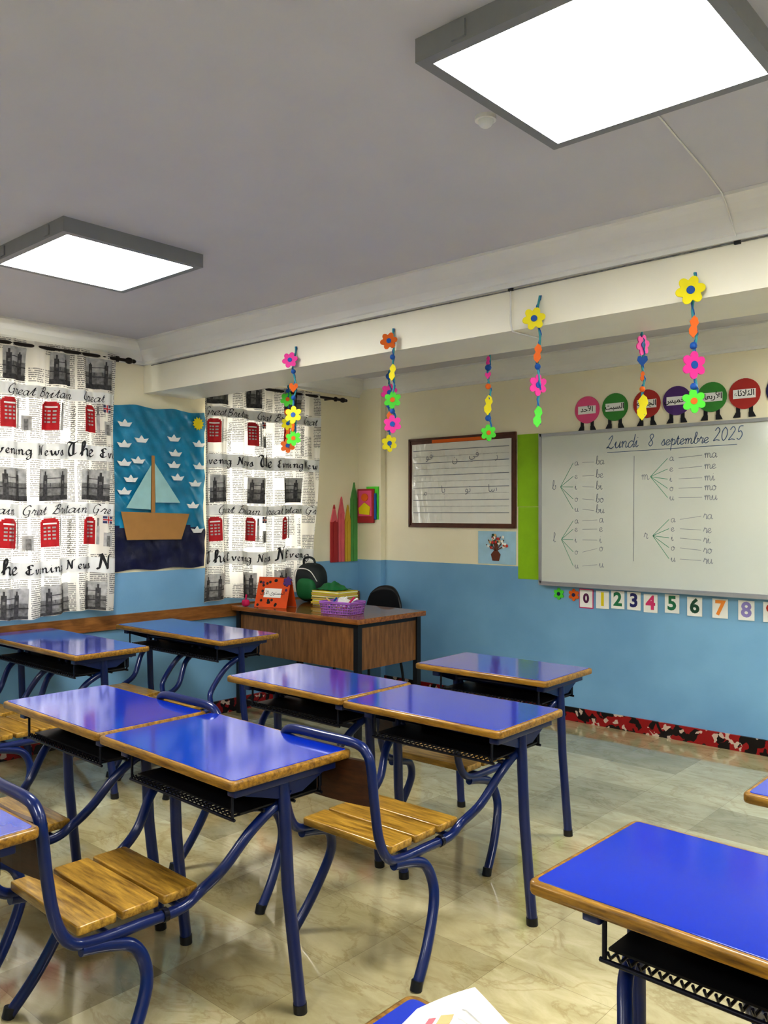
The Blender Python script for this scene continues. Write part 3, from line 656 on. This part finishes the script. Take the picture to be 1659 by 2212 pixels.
garland(-1.71,yb,2.39,[('f',2.305,'foam_pink',.05,80),('h',2.234,'foam_blue',.03,35),('l',2.16,'foam_orange',.025,30),('b',2.10,'foam_orange',.014,0),('l',2.015,'foam_yellow',.062,35)],1.97,HB)
garland(-1.293,yf,2.47,[('f',2.391,'foam_yellow',.058,36),('l',2.254,'foam_orange',.045,30),('b',2.18,'foam_blue',.015,0),('f',2.104,'foam_pink',.056,60),('b',2.02,'foam_blue',.014,0),('f',1.962,'foam_green',.048,40)],1.93)

# ------------------------------------------------------------------ student desk with attached seat
def desk_mesh(w,dp,H,seats,back=0.0,fx=0.0):
    b=MB(); hx,hy=w/2,dp/2
    b.slab(-hx,hx,-hy,hy,H-.028,H,.02,.007,M['edge'])
    b.slab(-hx+.014,hx-.014,-hy+.014,hy-.014,H-.004,H+.0015,.013,.001,M['blue'])
    lx=hx-.08
    zf=H-.05
    for s in (-1,1):
        L=fx+s*lx
        b.slab(L-.02,L+.02,-hy+.03,hy-.05,H-.055,H-.028,.006,.002,M['navy'])
        b.prism([(-hy+.05,H-.055),(hy-.08,H-.055),(.06,H-.10),(-.04,H-.10)],(L-.004,0,0),(0,1,0),(0,0,1),.008,M['navy'])
        b.tube([(L,-.015,H-.05),(L+s*.005,.0,.4),(L+s*.012,.045,0.004)],.0195,M['navy'],14)
        b.tube([(L+s*.012,.0445,0.0),(L+s*.0115,.042,.03)],.0215,M['black'],14)
    b.tube([(fx-lx,hy-.07,zf),(fx+lx,hy-.07,zf)],.012,M['navy'],8)
    b.tube([(fx-lx,-.015,H-.085),(fx+lx,-.015,H-.085)],.014,M['navy'],10)
    zt=H-.125; nw=int(w/.03)
    b.box((fx-lx+.015,-hy+.075,zt+.004),(fx+lx-.015,hy-.1,zt+.009),M['black'])
    b.box((fx-lx+.015,hy-.104,zt+.004),(fx+lx-.015,hy-.1,H-.05),M['black'])
    for i in range(nw+1):
        x=fx-lx+.03+(2*lx-.06)*i/nw
        b.tube([(x,-hy+.045,zt+.016),(x,-hy+.055,zt),(x,hy-.09,zt-.005),(x,hy-.07,zt+.01),(x,hy-.07,H-.05)],.0034,M['darkwire'],5)
    for y in (-hy+.05,-.08,.04,hy-.085): b.tube([(fx-lx+.01,y,zt-.005),(fx+lx-.01,y,zt-.005)],.005,M['darkwire'],6)
    for s in (-1,1):
        for y in (-hy+.05,hy-.085): b.tube([(fx+s*(lx-.02),y,zt),(fx+s*(lx-.02),y,H-.04)],.005,M['darkwire'],6)
    for cx in seats:
        sw=.205; zs=.41; one=len(seats)==1
        def side(s):
            k=(fx*s+lx-.02) if one else .2
            pts=[(cx+s*k,.0,H-.125),(cx+s*k,-.05,H-.14),(cx+s*(k-.01),-.12,H-.19),(cx+s*(k-.04),-.19,.49),(cx+s*(sw+.015),-.235,.425),(cx+s*(sw+.01),-.30,zs-.015),(cx+s*(sw+.008),-.42,zs-.015),(cx+s*(sw+.008),-.56,zs-.012)]
            if back is None: return pts+[(cx+s*(sw+.004),-.60,zs-.012),(cx+s*(sw-.05),-.615,zs-.012)]
            h=lambda z:z-back*(z-.42)/.37
            return pts+[(cx+s*(sw+.008),-.63,zs+.01),(cx+s*(sw+.006),-.668,h(zs+.08)),(cx+s*(sw+.004),-.688,h(.6)),(cx+s*(sw),-.70,h(.72)),(cx+s*(sw-.015),-.703,h(.765)),(cx+s*(sw-.06),-.706,h(.79))]
        R=side(1); Lf=side(-1)
        mid=(cx,-.707,.792-back) if back is not None else (cx,-.616,zs-.012)
        b.tube(crom(R+[mid]+Lf[::-1],6),.0158,M['navy'],14)
        for s in (-1,1):
            k=(fx*s+lx-.02) if one else .2
            b.tube([(cx+s*k,0,H-.125),(fx+s*lx if one else cx+s*k,0,H-.085)],.0155,M['navy'],10)
            leg=[(cx+s*(sw+.008),-.60,zs-.02),(cx+s*(sw+.012),-.52,zs-.035),(cx+s*(sw+.02),-.455,zs-.06),(cx+s*(sw+.03),-.425,zs-.12),(cx+s*(sw+.045),-.435,.22),(cx+s*(sw+.065),-.50,.10),(cx+s*(sw+.08),-.575,.004)]
            if not one:
                leg=[(p[0] if s*cx>=0 else cx+s*(sw-.01),p[1],p[2]) for p in leg]
            b.tube(crom(leg,6),.0178,M['navy'],14)
            q=leg[-1]; b.tube([(q[0],q[1]+.008,.03),(q[0],q[1],0.0)],.0195,M['black'],12)
            b.tube([(cx+s*(sw+.01),-.36,zs-.015),(cx+s*(sw+.01),-.345,zs-.015)],.02,M['darkwire'],10)
        for y in (-.30,-.52): b.tube([(cx-sw-.008,y,zs-.01),(cx+sw+.008,y,zs-.01)],.009,M['navy'],8)
        for i in range(3):
            y0=-.605+i*.129
            tilt=Matrix.Translation((cx,0,.002*(1-i)))
            b.slab(-sw,sw,y0,y0+.115,zs+.008,zs+.034,.010,.004,M['slat'],tilt)
        if back is None: continue
        n=10; vs=[];
        for j,(zz) in enumerate((.60-back*.6,.74-back)):
            for i in range(n+1):
                x=cx-sw+.0+2*sw*i/n; yy=-.693-.022*(1-((i-n/2)/(n/2))**2)
                vs+= [(x,yy+.009,zz),(x,yy-.009,zz)]
        fs=[];S=2*(n+1)
        for i in range(n):
            a=2*i; fs+=[(a,a+2,S+a+2,S+a),(a+1,S+a+1,S+a+3,a+3),(a,a+1,a+3,a+2),(S+a,S+a+2,S+a+3,S+a+1)]
        fs+=[(0,S,S+1,1),(2*n,2*n+1,S+2*n+1,S+2*n)]
        b.add(vs,fs,M['brown'])
    return b.mesh('school_desk')
single=desk_mesh(.75,.455,.77,[0.0],0.0,.035)
deep=desk_mesh(.745,.475,.77,[0.0],0.0,.035)
low=desk_mesh(.75,.455,.77,[0.0],.09,.03)
lowdeep=desk_mesh(.75,.475,.77,[0.0],.09,.05)
dbl=desk_mesh(1.12,.44,.80,[-.215,.265],None)
def place(me,x,y,r=0):
    o=bpy.data.objects.new('school_desk',me); o.location=(x,y,0); o.rotation_euler=(0,0,math.radians(r)); COL.objects.link(o); return o
place(deep,-2.24,1.712,-1.2)
for x,y,r in ((-2.005,2.642,1.0),(-3.008,1.722,-.8),(-2.772,2.655,0),(-2.33,.735,0),(-3.09,.735,0)):
    place(single,x,y,r)
for x,y,r in ((-2.335,3.50,1.5),(-.415,2.56,0),(-.475,.79,0)): place(low,x,y,r)
place(lowdeep,-.55,1.71,-1.5)
place(dbl,-4.40,3.15,0); place(dbl,-4.56,2.36,0)

# open notebook on nearest desk
b=MB(); z0=.7722
Mx=Matrix.Translation((-.635,.897,z0))@Matrix.Rotation(math.radians(10),4,'Z')
nn=20
for side in (-1,1):
    for lay,mm in enumerate((M['p_pink'],M['white'])):
        def nb(u,v,lay=lay,side=side,extra=0):
            x=side*u*(.15-.004*lay); y=-.1+v*.2*(1 if lay==0 else .98)
            lift=.055*v*v*max(0,1-abs(u-.35)/.65) if side==-1 else .055*v*v*max(0,(.46-u*.75))
            z=.001+extra+lay*(.012+.006*math.sin(u*pi)+lift)
            return Mx@Vector((x,y,z))
        vs=[nb(i/nn,j/nn) for j in range(nn+1) for i in range(nn+1)]
        fs=[(j*(nn+1)+i,j*(nn+1)+i+1,(j+1)*(nn+1)+i+1,(j+1)*(nn+1)+i) for j in range(nn) for i in range(nn)]
        if side==-1: fs=[tuple(reversed(f)) for f in fs]
        b.add(vs,fs,mm,True)
    def pp(u0,u1,v0,v1,m):
        k=6; q=[nb(u0+(u1-u0)*i/k,v0+(v1-v0)*j/k,1,side,.0012) for j in range(k+1) for i in range(k+1)]
        fs=[(j*(k+1)+i,j*(k+1)+i+1,(j+1)*(k+1)+i+1,(j+1)*(k+1)+i) for j in range(k) for i in range(k)]
        b.add(q,fs,m,True)
    if side==-1:
        pp(.44,.58,.64,.80,M['beige']); pp(.62,.70,.66,.78,M['p_pink'])
        for r in range(4): pp(.12,.38,.62+r*.07,.63+r*.07,M['grey'])
    for r in range(9): 
        if r<5 or side==1: pp(.12,.12+random.uniform(.5,.76),.1+r*.09,.107+r*.09,M['grey'])
b.obj('open_notebook')

# ------------------------------------------------------------------ teacher desk
b=MB(); tx0,tx1,ty0,ty1,H=-5.16,-3.82,4.03,4.75,.82
b.slab(tx0,tx1,ty0,ty1,H-.035,H,.01,.004,M['ttop'])
for x in (tx0+.05,tx1-.05):
    for y in (ty0+.05,ty1-.05):
        b.box((x-.02,y-.02,0.0),(x+.02,y+.02,H-.035),M['black'])
b.box((tx0+.07,ty0+.045,.47),(tx1-.07,ty0+.063,H-.06),M['twood'])
b.box((tx1-.065,ty0+.07,.47),(tx1-.045,ty1-.07,H-.04),M['twood']); b.box((tx0+.045,ty0+.07,.47),(tx0+.065,ty1-.07,H-.04),M['twood'])
b.box((tx0+.05,ty0+.04,H-.065),(tx1-.05,ty0+.07,H-.035),M['black']); b.box((tx1-.07,ty0+.05,H-.065),(tx1-.04,ty1-.05,H-.035),M['black'])
b.box((tx1-.45,ty0+.07,.47),(tx1-.07,ty1-.08,H-.05),M['twood'])
for y in (ty0+.05,ty1-.05): b.box((tx0+.07,y-.012,.08),(tx1-.07,y+.012,.11),M['black'])
b.obj('teacher_desk')
b=MB(); Mc=Matrix.Translation((-4.84,4.20,H+.001))@Matrix.Rotation(math.radians(14),4,'Z')
w,h,dpt=.145,.22,.07
F=[Mc@Vector(p) for p in ((-w,-dpt,0),(w,-dpt,0),(w,0,h),(-w,0,h))]; K=[Mc@Vector(p) for p in ((-w,dpt,0),(w,dpt,0),(w,0,h),(-w,0,h))]
th=Mc.to_3x3()@Vector((0,.004,0))
b.add(F+[p+th for p in F],[(0,1,2,3),(7,6,5,4),(0,4,5,1),(1,5,6,2),(2,6,7,3),(3,7,4,0)],M['cal_orange'])
b.add(K+[p-th for p in K],[(3,2,1,0),(4,5,6,7),(0,1,5,4),(1,2,6,5),(3,0,4,7)],M['cal_orange'])
nrm=(F[1]-F[0]).cross(F[3]-F[0]).normalized(); U=(F[1]-F[0]).normalized(); V=(F[3]-F[0]).normalized(); LL=(F[3]-F[0]).length
b.prism(rect(.07,.225,.075,.145),F[0]+nrm*.001,U,V,.002,M['white'])
put_text(b,'\uFEDD\uFEED\uFEF7\uFE8D \uFEEF\uFEEE\uFE98\uFEB4\uFEE4\uFEDF\uFE8D',.038,lambda a,c:F[0]+nrm*.0035+U*(.148+a)+V*(.11+c),M['ink'])
for k in range(26):
    px,py=random.uniform(.015,.275),random.uniform(.015,LL-.015)
    if .055<px<.24 and .06<py<.16: continue
    b.prism(circ(.011,12,px,py),F[0]+nrm*.0005,U,V,.0015,random.choice([M['ink'],M['n_purple'],M['ink']]))
b.prism([(p[0]+.265,p[1]+LL-.03) for p in flower_poly(.04)],F[0]+nrm*.002,U,V,.004,M['c_purple'])
b.obj('desk_calendar')
b=MB(); Mb=Matrix.Translation((-4.15,4.22,H+.001))@Matrix.Rotation(math.radians(8),4,'Z')
def pt(x,y,z): 
    k=1+z*1.3; return Mb@Vector((x*k,y*k,z))
bx,by,bh=.12,.08,.085
def bar(p,q,r=.0035): b.tube([pt(*p),pt(*q)],r,M['basket_purple'],5)
b.add([pt(-bx,-by,.002),pt(bx,-by,.002),pt(bx,by,.002),pt(-bx,by,.002)],[(0,1,2,3)],M['basket_purple'])
for i in range(13):
    x=-bx+2*bx*i/12
    for s in (-1,1): bar((x,s*by,0.003),(x,s*by,bh))
for i in range(9):
    y=-by+2*by*i/8
    for s in (-1,1): bar((s*bx,y,0.003),(s*bx,y,bh))
for z in (.004,.023,.041,.059,.076,bh):
    r=.0065 if z>.07 else .004
    for s in (-1,1): bar((-bx,s*by,z),(bx,s*by,z),r); bar((s*bx,-by,z),(s*bx,by,z),r)
for c,p,q in (('white',(-.08,0,.03),(.02,.02,.115)),('magenta',(.03,-.03,.03),(.09,.0,.12)),('white',(-.02,.03,.05),(.08,.05,.105)),('foam_blue',(-.1,-.03,.03),(-.03,-.02,.11)),('beige',(0,-.05,.04),(-.09,-.045,.105))):
    b.tube([pt(*p),pt(*q)],.007,M[c],8)
b.boxm((.1,.06,.05),Mb@Matrix.Translation((.02,.01,.072))@Matrix.Rotation(.4,4,'Y'),M['white'])
b.obj('storage_basket')
b=MB()
z=H+.001
for i in range(7):
    Mk=Matrix.Translation((-4.57+random.uniform(-.008,.008),4.56+random.uniform(-.01,.01),z+.008))@Matrix.Rotation(math.radians(random.uniform(-5,5)+4),4,'Z')
    b.boxm((.28,.21,.010),Mk,M['beige'] if i%2 else M['white']); b.boxm((.285,.215,.004),Mk@Matrix.Translation((0,0,.006)),M['book_yellow'] if i!=3 else M['n_green']); b.boxm((.285,.215,.004),Mk@Matrix.Translation((0,0,-.006)),M['book_yellow'])
    z+=.0165
b.obj('stack_of_exercise_books')
b=MB(); b.ball((0,0,.155),(.13,.10,.155),M['bag_dark'],24,16,.75); b.ball((.02,-.085,.11),(.09,.04,.085),M['bag_green'],20,12,.7)
b.tube(crom([(-.06,-.02,.29),(-.05,-.03,.34),(0,-.03,.355),(.05,-.03,.34),(.06,-.02,.29)],5),.009,M['bag_dark'],8)
b.tube(crom([(-.115,-.065,.17),(-.08,-.105,.25),(0,-.11,.27),(.08,-.105,.25),(.115,-.065,.17)],5),.004,M['white'],6); b.obj('school_bag',(-4.89,4.62,H+.001),.1)
b=MB()
vs=[];n=22
for j in range(n+1):
    for i in range(n+1):
        u=i/n*2-1;v=j/n*2-1; r=min(1,math.hypot(u,v)); vs.append((u*.125,v*.095,.003+.05*(1-r*r)*(1+.3*math.sin(u*7)*math.cos(v*6))+.003*(1+math.sin(u*15+v*9))))
b.add(vs,[(j*(n+1)+i,j*(n+1)+i+1,(j+1)*(n+1)+i+1,(j+1)*(n+1)+i) for j in range(n) for i in range(n)],M['bag_green'],True)
b.obj('green_cloth',(-4.60,4.57,z+.001),.05)
b=MB(); b.ball((0,0,.026),(.028,.025,.026),M['magenta'],16,10,.6); b.tube([(.0,0,.045),(.01,0,.09)],.007,M['magenta'],8); b.obj('pencil_case',(-5.02,4.062,H+.001))
# teacher chair
b=MB(); n=18; m_=8; vs=[]
def cb(i,j,t):
    u=i/n*2-1; v=j/m_; w=.2*(1-.25*v**3)
    zz=.60+.32*v-(.07*abs(u)**2.6*v)
    return (u*w,.03*(1-u*u)+.02*v+t,zz)
for t in (-.012,.012):
    for j in range(m_+1):
        for i in range(n+1): vs.append(cb(i,j,t))
S=(n+1)*(m_+1); q=lambda i,j:j*(n+1)+i
fs=[(q(i,j),q(i+1,j),q(i+1,j+1),q(i,j+1)) for j in range(m_) for i in range(n)]
fs+=[tuple(S+k for k in reversed(f)) for f in fs]
for i in range(n): fs+=[(q(i,m_),q(i+1,m_),S+q(i+1,m_),S+q(i,m_)),(q(i+1,0),q(i,0),S+q(i,0),S+q(i+1,0))]
for j in range(m_): fs+=[(q(0,j),q(0,j+1),S+q(0,j+1),S+q(0,j)),(q(n,j+1),q(n,j),S+q(n,j),S+q(n,j+1))]
b.add(vs,fs,M['black'],True)
b.slab(-.21,.21,-.40,-.0,.44,.50,.05,.015,M['black'])
for s in (-1,1):
    b.tube(crom([(s*.18,-.36,.45),(s*.19,-.38,.3),(s*.2,-.39,0)],4),.011,M['black'],8); b.tube(crom([(s*.17,.05,.72),(s*.17,.0,.47),(s*.19,.03,.2),(s*.2,.05,0)],4),.011,M['black'],8)
b.obj('teacher_chair',(-4.68,5.24,0),0)

# ------------------------------------------------------------------ world, camera
w=bpy.data.worlds.new('world'); scene.world=w; w.use_nodes=True
bg=w.node_tree.nodes['Background']
sky=w.node_tree.nodes.new('ShaderNodeTexSky')
try:
    sky.sky_type='HOSEK_WILKIE'; sky.turbidity=6; sky.sun_direction=(-.3,.6,.6)
except Exception: pass
mx=w.node_tree.nodes.new('ShaderNodeMixRGB'); mx.inputs[0].default_value=.8; mx.inputs[2].default_value=(1,.98,.94,1)
w.node_tree.links.new(sky.outputs[0],mx.inputs[1]); w.node_tree.links.new(mx.outputs[0],bg.inputs[0]); bg.inputs[1].default_value=9

cd=bpy.data.cameras.new('camera'); cam=bpy.data.objects.new('camera',cd); COL.objects.link(cam)
cd.sensor_fit='HORIZONTAL'; cd.sensor_width=27; cd.lens=27*1820/1659; cd.shift_y=.0024
cam.location=(0,0,1.52); cam.rotation_euler=(pi/2,0,math.radians(41.7)); cd.clip_start=.02
scene.camera=cam
scene.view_settings.view_transform='Standard'; scene.view_settings.look='None'; scene.view_settings.exposure=.12; scene.view_settings.gamma=.84
